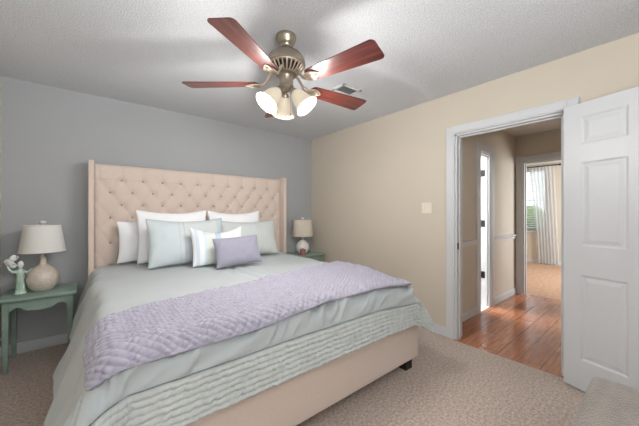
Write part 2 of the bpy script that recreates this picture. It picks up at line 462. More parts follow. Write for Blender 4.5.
# ------------------------------------------------------------------ doors
def panel_door(b, w, h, th=0.035, six=True):
    """leaf from x=0 (hinge) to x=w, thickness y 0..-th"""
    st = 0.105; mul = 0.10; pw = (w - 2 * st - mul) / 2
    k = h / 2.09
    rows = [(0.22 * k, 0.84 * k), (1.05 * k, 1.66 * k), (1.79 * k, 1.99 * k)]
    cols = [(st, st + pw), (st + pw + mul, w - st)] if w > 0.5 else [(0.075, w - 0.075)]
    e = cols[0][0]
    box(b, (0.001, -th + 0.007, 0.001), (w - 0.001, -0.007, h - 0.001))
    box(b, (0, -th, 0), (e, 0, h), 0.002); box(b, (w - e, -th, 0), (w, 0, h), 0.002)
    if len(cols) > 1: box(b, (cols[0][1], -th, 0), (cols[1][0], 0, h))
    zs = [0] + [z for r in rows for z in r] + [h]
    for c0, c1 in cols:
        for z0, z1 in zip(zs[0::2], zs[1::2]): box(b, (c0 - 0.001, -th, z0), (c1 + 0.001, 0, z1))
        for z0, z1 in rows:
            for y0, s in ((-0.007, 1), (-th + 0.007, -1)):
                # sloped moulding then a raised field
                def ring(i, y): return [b.verts.new((x, y, z)) for x, z in ((c0 + i, z0 + i), (c1 - i, z0 + i), (c1 - i, z1 - i), (c0 + i, z1 - i))]
                R_ = [ring(0, y0 + s * 0.007), ring(0.012, y0 + s * 0.001), ring(0.022, y0 + s * 0.001), ring(0.045, y0 + s * 0.0055)]
                for p, q in zip(R_, R_[1:]):
                    for i in range(4): b.faces.new((p[i], p[(i + 1) % 4], q[(i + 1) % 4], q[i]))
                b.faces.new(R_[-1])
b = B(); panel_door(b, 0.80, 2.03)
d1 = struct('door_1', b, 'white_paint', 'white six panel bedroom door swung wide open against the wall', 'door')
d1.location = (2.765, 0.468, 0.012)
d1.rotation_euler = (0, 0, R(-90 - 18))
b = B()
lathe(b, [(0.0, 0), (0.011, 0), (0.012, 0.006), (0.024, 0.03), (0.027, 0.045), (0.022, 0.058), (0.0, 0.062)], (0.735, -0.035, 0.94), 20, Matrix.Rotation(R(90), 3, 'X'))
part('door_knob', b, 'nickel', d1, True, world=False)
for z in (0.2, 1.0, 1.82):
    b = B(); lathe(b, [(0.0, 0), (0.006, 0), (0.006, 0.09), (0.0, 0.09)], (-0.004, 0.004, z), 10); part('hinge', b, 'nickel', d1, True, world=False)
b = B(); panel_door(b, 0.345, 2.02)
d2 = struct('door_2', b, 'white_paint', 'narrow white hall door opened inward', 'door')
d2.location = (CX1 - 0.020, HY1 + T + 0.006, 0.012); d2.rotation_euler = (0, 0, R(90))
for k, z in enumerate((0.42, 1.12, 1.81)):
    b = B(); box(b, (CX1 - 0.034, HY1 + 0.055, z - 0.045), (CX1 - 0.018, HY1 + T - 0.004, z + 0.045), 0.002)
    lathe(b, [(0.0, 0), (0.008, 0), (0.008, 0.1), (0.0, 0.1)], (CX1 - 0.028, HY1 + T - 0.002, z - 0.05), 10)
    bmesh.ops.translate(b, verts=b.verts, vec=-Vector(d2.location)); bmesh.ops.rotate(b, verts=b.verts, cent=(0, 0, 0), matrix=Matrix.Rotation(R(-90), 3, 'Z'))
    part('hinge', b, 'black', d2, False, world=False)

# ------------------------------------------------------------------ far window, blind, curtain, garden
b = B(); window_frame(b, 'x', 8.86, WY0, WY1, WZ0, WZ1, mull=0)
box(b, (8.755, WY0 - 0.06, WZ0 - 0.03), (8.83, WY1 + 0.06, WZ0), 0.004)
w3 = struct('window_2', b, 'white_paint', 'white sash window in the far room', 'window')
b = B(); box(b, (8.858, WY0 + 0.04, WZ0 + 0.04), (8.862, WY1 - 0.04, WZ1 - 0.04)); part('pane', b, 'glass', w3)
bl = thing('window_blind', 'white horizontal slatted blind on the far room window', 'blind', (8.815, (WY0 + WY1) / 2, WZ0 + 0.01))
b = B(); box(b, (8.785, WY0 + 0.005, WZ1 - 0.075), (8.83, WY1 - 0.005, WZ1 - 0.002), 0.004); part('valance', b, 'white_paint', bl)
b = B()
z = WZ0 + 0.05
while z < WZ1 - 0.09:
    box(b, (-0.023, WY0 + 0.01, -0.0015), (0.023, WY1 - 0.01, 0.0015), mx=Matrix.Translation((8.815, 0, z)) @ Matrix.Rotation(R(28), 4, 'Y'))
    z += 0.046
part('slats', b, 'white_paint', bl)
b = B(); box(b, (8.80, WY0 + 0.01, WZ0 + 0.012), (8.83, WY1 - 0.01, WZ0 + 0.03), 0.003); part('bottom_rail', b, 'white_paint', bl)

rd = thing('curtain_rod', 'dark curtain rod near the ceiling of the far room', 'curtain rod', (8.72, 2.2, 2.42))
b = B(); tube(b, [(8.715, 1.62, 2.425), (8.715, 2.98, 2.425)], 0.011, 10); part('rod', b, 'black', rd, True)
for y, s in ((1.62, -1), (2.98, 1)):
    b = B(); lathe(b, [(0, -0.03), (0.016, -0.022), (0.024, 0), (0.016, 0.022), (0, 0.03)], (8.715, y + s * 0.025, 2.425), 14, Matrix.Rotation(R(90), 3, 'X')); part('finial', b, 'black', rd, True)
for y in (1.68, 2.92):
    b = B(); box(b, (8.715, y - 0.008, 2.415), (8.799, y + 0.008, 2.432), 0.002); part('bracket', b, 'black', rd)
b = B()
NU, NV = 90, 40
g = []
for j in range(NV + 1):
    v = j / NV; row = []
    z = 2.405 - v * 2.39
    yl = 2.20 - 0.12 * math.sin(v * PI * 0.5) - 0.05 * v; yr = 1.70 - 0.10 * v
    for i in range(NU + 1):
        u = i / NU
        a = 0.016 + 0.014 * v
        x = 8.715 + a * math.sin(u * 2 * PI * 7 + 0.5 * math.sin(v * 3)) - 0.02 * v
        row.append(b.verts.new((x, yl + (yr - yl) * u, z)))
    g.append(row)
for j in range(NV):
    for i in range(NU): b.faces.new((g[j][i], g[j][i + 1], g[j + 1][i + 1], g[j + 1][i]))
tag(finish('curtain', b, 'sheer', None, 'all'), 'sheer white curtain hanging in folds to the floor in the far room', 'curtain')
b = B(); box(b, (9.0, -20, -0.6), (40, 30, -0.4)); struct('floor_garden', b, 'lawn', 'lawn outside the far window', 'ground')
def shrub(x, y, s, label):
    b = B()
    for k in range(46):
        p = Vector((random.gauss(0, 0.5), random.gauss(0, 0.9), abs(random.gauss(0.9, 0.55)))) * s
        r = bmesh.ops.create_icosphere(b, subdivisions=2, radius=random.uniform(0.25, 0.5) * s, matrix=Matrix.Translation(p))
        for v in r['verts']: v.co += Vector((random.uniform(-1, 1), random.uniform(-1, 1), random.uniform(-1, 1))) * 0.06 * s
    t = thing('garden_shrub', label, 'shrub', (x, y, -0.4))
    part('foliage', b, 'leaf', t, world=False)
    b = B(); tube(b, [(0, 0, 0), (0.02, 0.01, 0.8 * s)], 0.06 * s); part('stem', b, 'dark_metal', t, world=False)
shrub(13.5, 4.3, 0.95, 'green leafy shrub outside behind the far room blind')
ob = thing('wall_outlet', 'small almond outlet plate low on the far room wall', 'outlet', (8.79, 2.30, 0.40))
b = B(); box(b, (8.792, 2.265, 0.345), (8.799, 2.335, 0.46), 0.003); part('plate', b, 'plate', ob)
b = B(); box(b, (8.788, 2.283, 0.36), (8.793, 2.317, 0.395), 0.002); part('socket', b, 'vent_dark', ob)
b = B(); box(b, (8.788, 2.283, 0.41), (8.793, 2.317, 0.445), 0.002); part('socket', b, 'vent_dark', ob)
sd = thing('smoke_detector', 'round off-white smoke detector on the hall ceiling', 'smoke detector', (4.30, 1.32, ZC))
b = B(); lathe(b, [(0.0, -0.032), (0.045, -0.032), (0.058, -0.024), (0.065, -0.008), (0.065, -0.001)], (0, 0, 0), 28); part('body', b, 'detector', sd, True, world=False)
b = B(); lathe(b, [(0.0, -0.038), (0.02, -0.037), (0.024, -0.031), (0.0, -0.031)], (0, 0, 0), 20); part('cap', b, 'white_paint', sd, True, world=False)

# ------------------------------------------------------------------ switch and vent
sw = thing('light_switch', 'almond double rocker light switch plate on the beige wall', 'light switch', (XR - 0.002, 1.64, 1.32))
b = B(); box(b, (XR - 0.0075, 1.64 - 0.058, 1.262), (XR - 0.0005, 1.64 + 0.058, 1.378), 0.003); part('plate', b, 'plate', sw)
for y in (1.617, 1.663):
    b = B(); box(b, (XR - 0.011, y - 0.016, 1.288), (XR - 0.006, y + 0.016, 1.352), 0.002); part('rocker', b, 'plate', sw)
vt = thing('ceiling_vent', 'white rectangular louvred air vent in the ceiling behind the fan', 'vent', (1.955, 1.97, ZC))
b = B()
vx0, vx1, vy0, vy1 = 1.83, 2.08, 1.885, 2.055
f = 0.028
box(b, (vx0, vy0, ZC - 0.012), (vx1, vy0 + f, ZC - 0.0005), 0.003); box(b, (vx0, vy1 - f, ZC - 0.012), (vx1, vy1, ZC - 0.0005), 0.003)
box(b, (vx0, vy0, ZC - 0.012), (vx0 + f, vy1, ZC - 0.0005), 0.003); box(b, (vx1 - f, vy0, ZC - 0.012), (vx1, vy1, ZC - 0.0005), 0.003)
part('frame', b, 'vent_white', vt)
b = B(); box(b, (vx0 + f - 0.004, vy0 + f - 0.004, ZC - 0.003), (vx1 - f + 0.004, vy1 - f + 0.004, ZC - 0.001)); part('backing', b, 'vent_dark', vt)
b = B()
for k in range(9):
    y = vy0 + f + 0.006 + k * (vy1 - vy0 - 2 * f - 0.012) / 8
    box(b, (vx0 + f - 0.002, -0.005, -0.0008), (vx1 - f + 0.002, 0.005, 0.0008), mx=Matrix.Translation((0, y, ZC - 0.007)) @ Matrix.Rotation(R(40), 4, 'X'))
part('louvres', b, 'vent_dark', vt)

# ------------------------------------------------------------------ bed
BX0, BX1 = 0.0, 2.215
bed = thing('bed', 'king bed with tall tufted beige linen wingback headboard against the grey wall', 'bed', (1.1, 2.45, 0))
HZ = 1.765
# tufted panel: x across, z up
px0, px1, pz0, pz1, py = BX0 + 0.045, BX1 - 0.045, 0.12, HZ - 0.012, 3.55
A_, Bz = 0.1877, 0.127           # button spacing along a row and between rows
bx_off, bz_off = 0.160 + px0 - px0, 1.60
bx0 = 0.270
buttons = []
for j in range(9):
    zz = bz_off - j * Bz
    if zz < pz0 + 0.05: break
    for i in range(-1, 15):
        xx = bx0 + i * A_ + (0 if j % 2 == 0 else -A_ / 2)
        if px0 + 0.04 < xx < px1 - 0.04: buttons.append((xx, zz))
bb = np.array(buttons)
nx, nz_ = 230, 170
xs = np.linspace(px0, px1, nx); zs = np.linspace(pz0, pz1, nz_)
X, Z = np.meshgrid(xs, zs)
u = (X - bx0) / A_ + (Z - bz_off) / (2 * Bz); v = (X - bx0) / A_ - (Z - bz_off) / (2 * Bz)
fu = np.abs(np.sin(PI * u)); fv = np.abs(np.sin(PI * v))
H = 0.016 * (np.minimum(fu, 1) * np.minimum(fv, 1)) ** 0.7 * 0.85
# above the top row the creases run straight up to the edge
top = Z > bz_off
fx = np.abs(np.sin(PI * (X - bx0) / A_))
H = np.where(top, np.minimum(H * 0 + 0.016 * np.maximum(fx, 0.02) ** 0.35, 0.016), H)
D2 = np.full(X.shape, 9.0)
for (xx, zz) in buttons: D2 = np.minimum(D2, (X - xx) ** 2 + (Z - zz) ** 2)
H -= 0.016 * np.exp(-D2 / 0.030 ** 2)
edge = np.minimum(np.minimum((X - px0), (px1 - X)), (pz1 - Z))
H -= 0.02 * np.exp(-np.clip(edge, 0, 1) / 0.012)
b = B()
vg = [[b.verts.new((X[j, i], py - H[j, i], Z[j, i])) for i in range(nx)] for j in range(nz_)]
for j in range(nz_ - 1):
    for i in range(nx - 1): b.faces.new((vg[j][i], vg[j][i + 1], vg[j + 1][i + 1], vg[j + 1][i]))
bk = [(px0, pz0), (px1, pz0), (px1, pz1), (px0, pz1)]
bv = [b.verts.new((x, 3.64, z)) for x, z in bk]
b.faces.new((bv[0], bv[1], bv[2], bv[3]))
b.faces.new([vg[0][i] for i in range(nx)] + [bv[1], bv[0]]); b.faces.new([vg[-1][i] for i in range(nx)][::-1] + [bv[3], bv[2]])
b.faces.new([vg[j][0] for j in range(nz_)][::-1] + [bv[0], bv[3]]); b.faces.new([vg[j][-1] for j in range(nz_)] + [bv[2], bv[1]])
hb = part('headboard', b, 'linen', bed, 60)
for (xx, zz) in buttons:
    if zz < 0.78: continue
    b = B(); lathe(b, [(0.0, 0.0), (0.008, 0.002), (0.011, 0.007), (0.0, 0.012)], (xx, py + 0.013, zz), 10, Matrix.Rotation(R(90), 3, 'X'))
    for v_ in b.verts: pass
    part('button', b, 'button', hb, True)
for s, x in ((-1, BX0), (1, BX1 - 0.047)):
    b = B(); box(b, (x, 3.45, 0.02), (x + 0.047, 3.655, HZ + 0.006), 0.012, 3)
    part('wing', b, 'linen', bed, 40)
# frame
fx0, fx1, fy0 = 0.075, 2.075, 1.268
for x0, x1 in ((fx0, fx0 + 0.06), (fx1 - 0.06, fx1)):
    b = B(); box(b, (x0, fy0 + 0.01, 0.105), (x1, 3.56, 0.43), 0.012, 3); part('side_rail', b, 'linen', bed, 40)
b = B(); box(b, (fx0, fy0, 0.105), (fx1, fy0 + 0.065, 0.435), 0.014, 3); part('foot_rail', b, 'linen', bed, 40)
for x in (fx0 + 0.03, fx1 - 0.105):
    for y in (fy0 + 0.045, 3.35):
        b = B(); box(b, (x, y, 0.0), (x + 0.085, y + 0.085, 0.125), 0.004); part('leg', b, 'black_wood', bed)

# ------------------------------------------------------------------ bedding sheets
def snoise(P, Q, n, fmin, fmax, seed):
    r = np.random.default_rng(seed); o = np.zeros_like(P)
    for _ in range(n):
        a = r.uniform(0, 2 * PI); f_ = r.uniform(fmin, fmax); ph = r.uniform(0, 2 * PI)
        o += np.sin(2 * PI * f_ * (P * math.cos(a) + Q * math.sin(a)) + ph)
    return o / math.sqrt(n)

CX_0, CX_1, CYF, CYH, CZ, CR = 0.105, 1.935, 1.312, 3.50, 0.745, 0.09
def sm(x): x = np.clip(x, 0, 1); return x * x * (3 - 2 * x)
def drape(P, Q):
    """flat cloth coordinates (P across, Q along) -> draped surface"""
    dxl = np.maximum(CX_0 - P, 0); dxr = np.maximum(P - CX_1, 0); dx = dxl + dxr
    dy = np.maximum(CYF - Q, 0)
    s = np.sqrt(dx * dx + dy * dy); ss = np.maximum(s, 1e-9)
    ux = np.where(dxl > 0, -1, 1) * dx / ss; uy = -dy / ss
    cw = 2 * dx * dy / (ss * ss)
    left = dxl > 0
    ty = sm((3.4 - Q) / 2.0)
    fl = np.where(left, R(15) + R(11) * ty, R(7)) * (dx / ss) + R(3) * (dy / ss) + cw * R(13)
    th = PI / 2 - fl
    sa = np.minimum(s, CR * th)
    out = CR * np.sin(sa / CR); dn = CR * (1 - np.cos(sa / CR))
    rest = np.maximum(s - CR * th, 0)
    # folds in the corners, growing towards the hem
    ang = np.arctan2(dy, np.maximum(dx, 1e-9))
    fold = cw * 0.030 * np.sin(ang * 9 + 0.7) * sm(rest / 0.3)
    # long soft folds down the side and slanting pulls across the foot
    side = np.where((dx > 0) & (dy <= 0), 1, 0)
    fold = fold + side * 0.014 * np.sin(Q * 11 + 1.3 * np.sin(Q * 4)) * sm(rest / 0.25)
    out = out + np.cos(th) * rest + fold; dn = dn + np.sin(th) * rest
    x = np.clip(P, CX_0, CX_1) + ux * out; y = np.maximum(Q, CYF) + uy * out
    z = CZ - dn + 0.004 * snoise(P, Q, 6, 0.8, 2.2, 3) * np.exp(-(s / 0.15) ** 2)
    # gentle crown and dip towards the headboard
    z = z + 0.012 * np.exp(-((P - 1.07) / 0.8) ** 2) * np.exp(-(s / 0.12) ** 2)
    z = z - 0.055 * np.exp(-((P - CX_1) ** 2 + (Q - CYF) ** 2) / 0.30 ** 2)
    return np.stack([x, y, np.maximum(z, 0.02)], -1), s, dy, dx
def normals(G):
    a = np.gradient(G, axis=0); c = np.gradient(G, axis=1)
    n = np.cross(c, a); n /= np.maximum(np.linalg.norm(n, axis=-1, keepdims=True), 1e-9)
    return n
def grid_mesh(b, G, r0=0, r1=None):
    r1 = G.shape[0] - 1 if r1 is None else r1
    vg = [[b.verts.new(G[j, i]) for i in range(G.shape[1])] for j in range(r0, r1 + 1)]
    for j in range(len(vg) - 1):
        for i in range(G.shape[1] - 1): b.faces.new((vg[j][i], vg[j][i + 1], vg[j + 1][i + 1], vg[j + 1][i]))

def ridge(x): return np.sqrt(np.abs(np.sin(PI * x)) + 1e-6)
SEAM, HEM = 0.192, 0.378
qs = np.concatenate([np.linspace(CYH, CYF + 0.25, 70), np.linspace(CYF + 0.24, CYF - SEAM, 60)[0:], np.linspace(CYF - SEAM, CYF - HEM, 70)[1:]])
ps = np.linspace(CX_0 - 0.56, CX_1 + 0.29, 260)
# round the hem corners of the cloth a little
P, Q = np.meshgrid(ps, qs)
G, s, dy, dx = drape(P, Q)
N = normals(G)
if N[10, 120, 2] < 0: N = -N
disp = np.zeros_like(P)
# pulled wrinkles in the plain strip over the foot
w = sm(dy / 0.08) * (1 - sm((dy - SEAM + 0.03) / 0.03))
ph = 2 * PI * (P * 4.6 + dy * 4.5) + 1.6 * np.sin(P * 6) + 0.9 * np.sin(P * 17)
disp += w * (0.026 * (np.exp(1.6 * (np.sin(ph) - 1)) - 0.3) * (0.25 + 0.75 * np.sin(P * 3.1 + 0.6) ** 2) + 0.015 * (np.exp(2 * (np.sin(ph * 2.3 + 1) - 1)) - 0.2) * np.cos(P * 4.3) ** 2 + 0.004 * snoise(P * 1.0, dy * 2.2, 5, 4, 8, 11))
tw = np.exp(-((P - 1.06) / 0.11) ** 2 - ((dy - 0.07) / 0.07) ** 2)      # the tuck in the middle of the foot
disp += 0.030 * tw * np.sin((P - 1.06) * 60 + dy * 40)
# top folds
topw = np.exp(-(s / 0.1) ** 2)
disp += topw * 0.0035 * snoise(P, Q, 5, 1.5, 4, 21)
# left side wrinkles
lw = (P < CX_0) * sm(s / 0.1)
disp += lw * 0.010 * snoise(P * 0.6, Q, 5, 2, 6, 31)
# quilted channels on the border
bw = sm((dy - SEAM) / 0.008)
ch = ridge((dy - SEAM) / 0.0272 + 0.03 * snoise(P, dy, 4, 2, 5, 41))
disp += bw * (0.012 * ch - 0.002 + 0.0042 * snoise(P, dy * 0.35, 8, 12, 26, 51) + 0.0030 * snoise(P, dy * 0.6, 6, 30, 45, 52) - 0.004 * sm((dy - HEM + 0.012) / 0.012))
disp -= 0.010 * np.exp(-((dy - SEAM) / 0.005) ** 2)
G2 = G + N * disp[..., None]
jseam = 70 + 60 - 1
com = B(); grid_mesh(com, G2, 0, jseam)
co = finish('comforter', com, 'comforter', None, 'all')
tag(co, 'pale aqua comforter spread over the king bed and draping to its sides', 'comforter')
bor = B(); grid_mesh(bor, G2, jseam, None)
bo = finish('quilted_border', bor, 'border', co, 'all')
bo['label'] = 'sage quilted border along the foot hem'
for o_ in (co, bo):
    m_ = o_.modifiers.new('thickness', 'SOLIDIFY'); m_.thickness = 0.018; m_.offset = -1 if True else 1

# lavender throw
tx = np.linspace(CX_0 - 0.118, CX_1 + 0.030, 430)
tv = np.linspace(0, 1, 200)
P, V = np.meshgrid(tx, tv)
fr = np.clip((P - CX_0) / (CX_1 - CX_0), -0.1, 1.1)
q_head = 1.69 + 0.40 * fr + 0.012 * np.sin(P * 5); q_foot = CYF - (0.100 - 0.056 * sm(fr)) + 0.006 * np.sin(P * 7)
Q = q_head + (q_foot - q_head) * V
G, s, dy, dx = drape(P, Q)
N = normals(G)
if N[20, 200, 2] < 0: N = -N
cu = P / 0.040; cv = (Q + 0.006 * np.sin(P * 23)) / 0.031
cu = cu + 0.07 * snoise(P, Q, 6, 4, 12, 71); cv = cv + 0.09 * snoise(P, Q, 6, 4, 12, 72)
quilt = np.abs(np.sin(PI * (cu + cv) / 1) * np.sin(PI * (cu - cv) / 1)) ** 0.45
rim = np.minimum(np.minimum(V, 1 - V) * 0.8, np.minimum(P - tx[0], tx[-1] - P))
off = 0.026 + 0.013 * quilt * sm(rim / 0.02) * (1 + 0.25 * snoise(P, Q, 6, 8, 20, 73)) + 0.004 * snoise(P, Q, 6, 2, 5, 61) + 0.0015 * snoise(P, Q, 6, 14, 24, 62) + 0.006 * np.exp(-(rim / 0.012) ** 2)
b = B(); grid_mesh(b, G + N * off[..., None])
th_ = finish('throw_blanket', b, 'purple_quilt', None, 'all')
tag(th_, 'lavender quilted throw laid across the foot end of the bed', 'throw')
m_ = th_.modifiers.new('thickness', 'SOLIDIFY'); m_.thickness = 0.022; m_.offset = -1

# ------------------------------------------------------------------ pillows
def pillow(name, label, group, x, y, w, h, th, lean, yaw, m, flange=0.0, piping=None, pleats=(), seed=1, roll=0, zb=CZ, sag=0.0):
    r = np.random.default_rng(seed)
    n = 44
    uu = np.sin(np.linspace(-1, 1, n) * PI / 2)
    U, V = np.meshgrid(uu, uu)
    t = np.clip((1 - np.abs(U) ** 2.6) * (1 - np.abs(V) ** 2.6), 0, 1) ** 0.5
    pin = 0.055
    Xo = U * (w / 2) * (1 - pin * np.cos(V * PI / 2) * np.abs(U) ** 2)
    Zo = V * (h / 2) * (1 - pin * 1.3 * np.cos(U * PI / 2) * np.abs(V) ** 2)
    Zo = Zo - sag * (1 - U ** 2) * np.clip(V, 0, 1)
    nz = snoise(U, V, 6, 0.4, 1.1, seed) * 0.06
    wr = snoise(U * 1.5, V, 6, 1.2, 2.6, seed + 9) * 0.035
    Yf = -(th / 2) * t * (1 + nz + wr); Yb = (th / 2) * t * (1 + nz)
    for c in pleats: Yf = Yf + 0.006 * np.exp(-((U - c) / 0.018) ** 2) * (t > 0.15)
    b = B(); uvl = b.loops.layers.uv.new('UVMap')
    G1 = np.stack([Xo, Yf, Zo], -1); G2_ = np.stack([Xo, Yb, Zo], -1)
    mx = Matrix.Rotation(R(roll), 4, 'Y')
    lift = h / 2
    f1 = [[None] * n for _ in range(n)]; f2 = [[None] * n for _ in range(n)]
    for j in range(n):
        for i in range(n):
            f1[j][i] = b.verts.new(mx @ Vector(G1[j, i]) + Vector((0, 0, lift)))
            f2[j][i] = f1[j][i] if i in (0, n - 1) or j in (0, n - 1) else b.verts.new(mx @ Vector(G2_[j, i]) + Vector((0, 0, lift)))
    for j in range(n - 1):
        for i in range(n - 1):
            for g_, fl in ((f1, False), (f2, True)):
                q = [(j, i), (j, i + 1), (j + 1, i + 1), (j + 1, i)]
                if fl: q = q[::-1]
                try: fc = b.faces.new([g_[a][c] for a, c in q])
                except ValueError: continue
                for lp, (a, c) in zip(fc.loops, q): lp[uvl].uv = ((U[a, c] + 1) / 2, (V[a, c] + 1) / 2)
    rim = [f1[0][i].co.copy() for i in range(n)] + [f1[j][n - 1].co.copy() for j in range(1, n)] + [f1[n - 1][i].co.copy() for i in range(n - 2, -1, -1)] + [f1[j][0].co.copy() for j in range(n - 2, 0, -1)]
    zmin = min(p.z for p in rim)
    o = finish(name, b, m, None, 'all')
    tag(o, label, 'pillow', group)
    o.location = (x, y, zb - zmin * math.cos(R(lean)) + 0.028)
    o.rotation_euler = (R(-lean), 0, R(yaw))
    if piping:
        b = B(); tube(b, rim[::2], 0.006, 6, closed=True)
        c = finish('piping', b, piping, o, 'all')
    return o

pillow('pillow', 'white pillow partly hidden at the far left of the headboard', 'pillows on the bed', 0.585, 3.385, 0.73, 0.41, 0.12, 7, 0, 'white_cotton', seed=3)
pillow('pillow', 'tall white pillow right behind the aqua piped sham', 'pillows on the bed', 0.70, 3.21, 0.67, 0.53, 0.13, 9, 0, 'white_cotton', sag=0.02, seed=4)
pillow('pillow', 'white pillow behind the sage sham, on the right side of the bed', 'pillows on the bed', 1.41, 3.29, 0.66, 0.53, 0.15, 10, 0, 'white_cotton', sag=0.025, seed=6)
pillow('pillow_sham', 'large aqua pillow with piped edges in front of the left white pillows', 'pillows on the bed', 0.775, 2.93, 0.71, 0.45, 0.15, 16, 2, 'aqua_sham', piping='piping', pleats=(-0.28, -0.16), sag=0.02, seed=7)
pillow('pillow_sham', 'sage green piped pillow leaning in front of the right white pillow', 'pillows on the bed', 1.475, 3.05, 0.70, 0.42, 0.16, 17, -2, 'sage_sham', piping='piping', pleats=(0.2, 0.32), sag=0.015, seed=8)
pillow('accent_pillow', 'white square pillow with pale blue and green panels behind the small lavender pillow', 'pillows on the bed', 0.985, 2.70, 0.50, 0.38, 0.14, 20, -3, 'panel_pillow', seed=9, sag=0.055)
pillow('accent_pillow', 'small oblong lavender pillow at the very front of the pillows', 'pillows on the bed', 1.085, 2.49, 0.43, 0.275, 0.13, 20, -5, 'purple_cotton', seed=10, roll=-3)

# ------------------------------------------------------------------ nightstands
def nightstand(label, x0, x1, y0, y1, h):
    t = thing('nightstand', label, 'nightstand', ((x0 + x1) / 2, (y0 + y1) / 2, 0), group='green nightstands')
    b = B(); box(b, (x0, y0, h - 0.024), (x1, y1, h), 0.007, 3); part('table_top', b, 'green_paint', t, 40)
    e = 0.025; lw = 0.038
    X0, X1, Y0, Y1 = x0 + e, x1 - e, y0 + e, y1 - e
    at = h - 0.024
    def scal(a0, a1):
        pts = [(a0, at), (a1, at)]
        n = 40
        for k in range(n + 1):
            q = 1 - k / n; a = a0 + (a1 - a0) * q
            d = abs(q - 0.5) * 2
            dip = 0.098 if d < 0.0 else 0.098 - 0.036 * (1 / (1 + math.exp((0.54 - d) * 22))) - 0.006 * math.sin(d * PI)
            if d > 0.84: dip = 0.062 + 0.03 * ((d - 0.84) / 0.16) ** 1.5
            pts.append((a, at - dip))
        return pts
    b = B(); prism(b, scal(X0 + lw, X1 - lw), 1, Y0 + 0.008, Y0 + 0.026); part('apron', b, 'green_paint', t)
    for xa in (X0 + 0.008, X1 - 0.026):
        b = B(); prism(b, scal(Y0 + lw, Y1 - lw), 0, xa, xa + 0.018); part('apron', b, 'green_paint', t)
    b = B(); prism(b, [(X0 + lw, at), (X1 - lw, at), (X1 - lw, at - 0.07), (X0 + lw, at - 0.07)], 1, Y1 - 0.026, Y1 - 0.008); part('apron', b, 'green_paint', t)
    for xa in (X0, X1 - lw):
        for ya in (Y0, Y1 - lw):
            b = B(); vs = box(b, (xa, ya, 0), (xa + lw, ya + lw, at))
            c = Vector((xa + lw / 2, ya + lw / 2, 0))
            for v_ in b.verts:
                if v_.co.z < 0.01: v_.co.x = c.x + (v_.co.x - c.x) * 0.72; v_.co.y = c.y + (v_.co.y - c.y) * 0.72
            bmesh.ops.bevel(b, geom=[e_ for e_ in b.edges], offset=0.004, segments=2, affect='EDGES')
            part('leg', b, 'green_paint', t)
    return t
nightstand('painted green nightstand with scalloped apron holding the figurine, left of the bed', -0.545, -0.075, 3.235, 3.66, 0.59)
nightstand('painted green nightstand in the corner beyond the right side of the bed', 2.285, 2.76, 3.235, 3.66, 0.66)

# ------------------------------------------------------------------ lamps
def lamp(label, x, y, z0, prof, rb, rt, zs0, zs1, mb, ms, neck):
    t = thing('table_lamp', label, 'lamp', (x, y, z0), group='bedside lamps')
    b = B(); lathe(b, prof, (0, 0, 0), 40); part('lamp_base', b, mb, t, 50, world=False)
    b = B(); lathe(b, [(0, neck[0]), (neck[2], neck[0]), (neck[2] * 0.8, (neck[0] + neck[1]) / 2), (neck[2] * 0.9, neck[1]), (0, neck[1])], (0, 0, 0), 20)
    tube(b, [(0, 0, neck[1] - 0.01), (0, 0, zs1 - z0 - 0.01)], 0.005, 8)
    for k in range(3):
        a = 2 * PI * k / 3; tube(b, [(0, 0, zs1 - z0 - 0.018), (rt * 0.99 * math.cos(a), rt * 0.99 * math.sin(a), zs1 - z0 - 0.012)], 0.0025, 6)
    part('neck', b, 'lamp_neck', t, 50, world=False)
    b = B(); n = 48
    pr = [(rb, zs0 - z0), (rt, zs1 - z0), (rt - 0.004, zs1 - z0), (rb - 0.004, zs0 - z0), (rb, zs0 - z0)]
    lathe(b, pr, (0, 0, 0), n, cap=False)
    for zz, rr in ((zs0 - z0 + 0.004, rb), (zs1 - z0 - 0.004, rt)):
        tube(b, [(rr * math.cos(2 * PI * k / 48), rr * math.sin(2 * PI * k / 48), zz) for k in range(48)], 0.0035, 6, closed=True)
    part('lamp_shade', b, ms, t, 50, world=False)
    b = B(); zf = zs1 - z0
    lathe(b, [(0, zf - 0.012), (0.008, zf - 0.012), (0.008, zf + 0.008), (0.024, zf + 0.014), (0.027, zf + 0.026), (0.018, zf + 0.036), (0, zf + 0.038)], (0, 0, 0), 20); part('finial', b, 'white_ceramic', t, 50, world=False)
    return t
lamp('lamp with round mottled cream ceramic base beside the mint figurine', -0.305, 3.46, 0.59,
     [(0, 0), (0.058, 0), (0.066, 0.006), (0.094, 0.04), (0.108, 0.09), (0.108, 0.115), (0.099, 0.155), (0.078, 0.187), (0.050, 0.208), (0.030, 0.224), (0.023, 0.245), (0.021, 0.275), (0.026, 0.29), (0, 0.292)],
     0.152, 0.122, 0.925, 1.160, 'cream_ceramic', 'shade_fabric', (0.288, 0.335, 0.016))
lamp('small lamp with white egg-shaped base and cream drum shade in the room corner', 2.515, 3.48, 0.66,
     [(0, 0), (0.06, 0), (0.07, 0.008), (0.095, 0.05), (0.102, 0.09), (0.092, 0.13), (0.068, 0.165), (0.04, 0.19), (0.022, 0.2), (0, 0.201)],
     0.158, 0.145, 0.915, 1.160, 'white_ceramic', 'shade_tan', (0.198, 0.255, 0.022))
j = thing('jar_candle', 'small dusty red jar in front of the white egg-shaped lamp base', 'jar', (2.40, 3.31, 0.66))
b = B(); lathe(b, [(0, 0), (0.036, 0), (0.042, 0.006), (0.042, 0.062), (0.036, 0.07), (0, 0.07)], (0, 0, 0), 28); part('jar', b, 'red_glass', j, 40, world=False)
b = B(); lathe(b, [(0, 0.07), (0.038, 0.07), (0.038, 0.084), (0.012, 0.086), (0.01, 0.096), (0, 0.098)], (0, 0, 0), 28); part('lid', b, 'red_glass', j, 40, world=False)

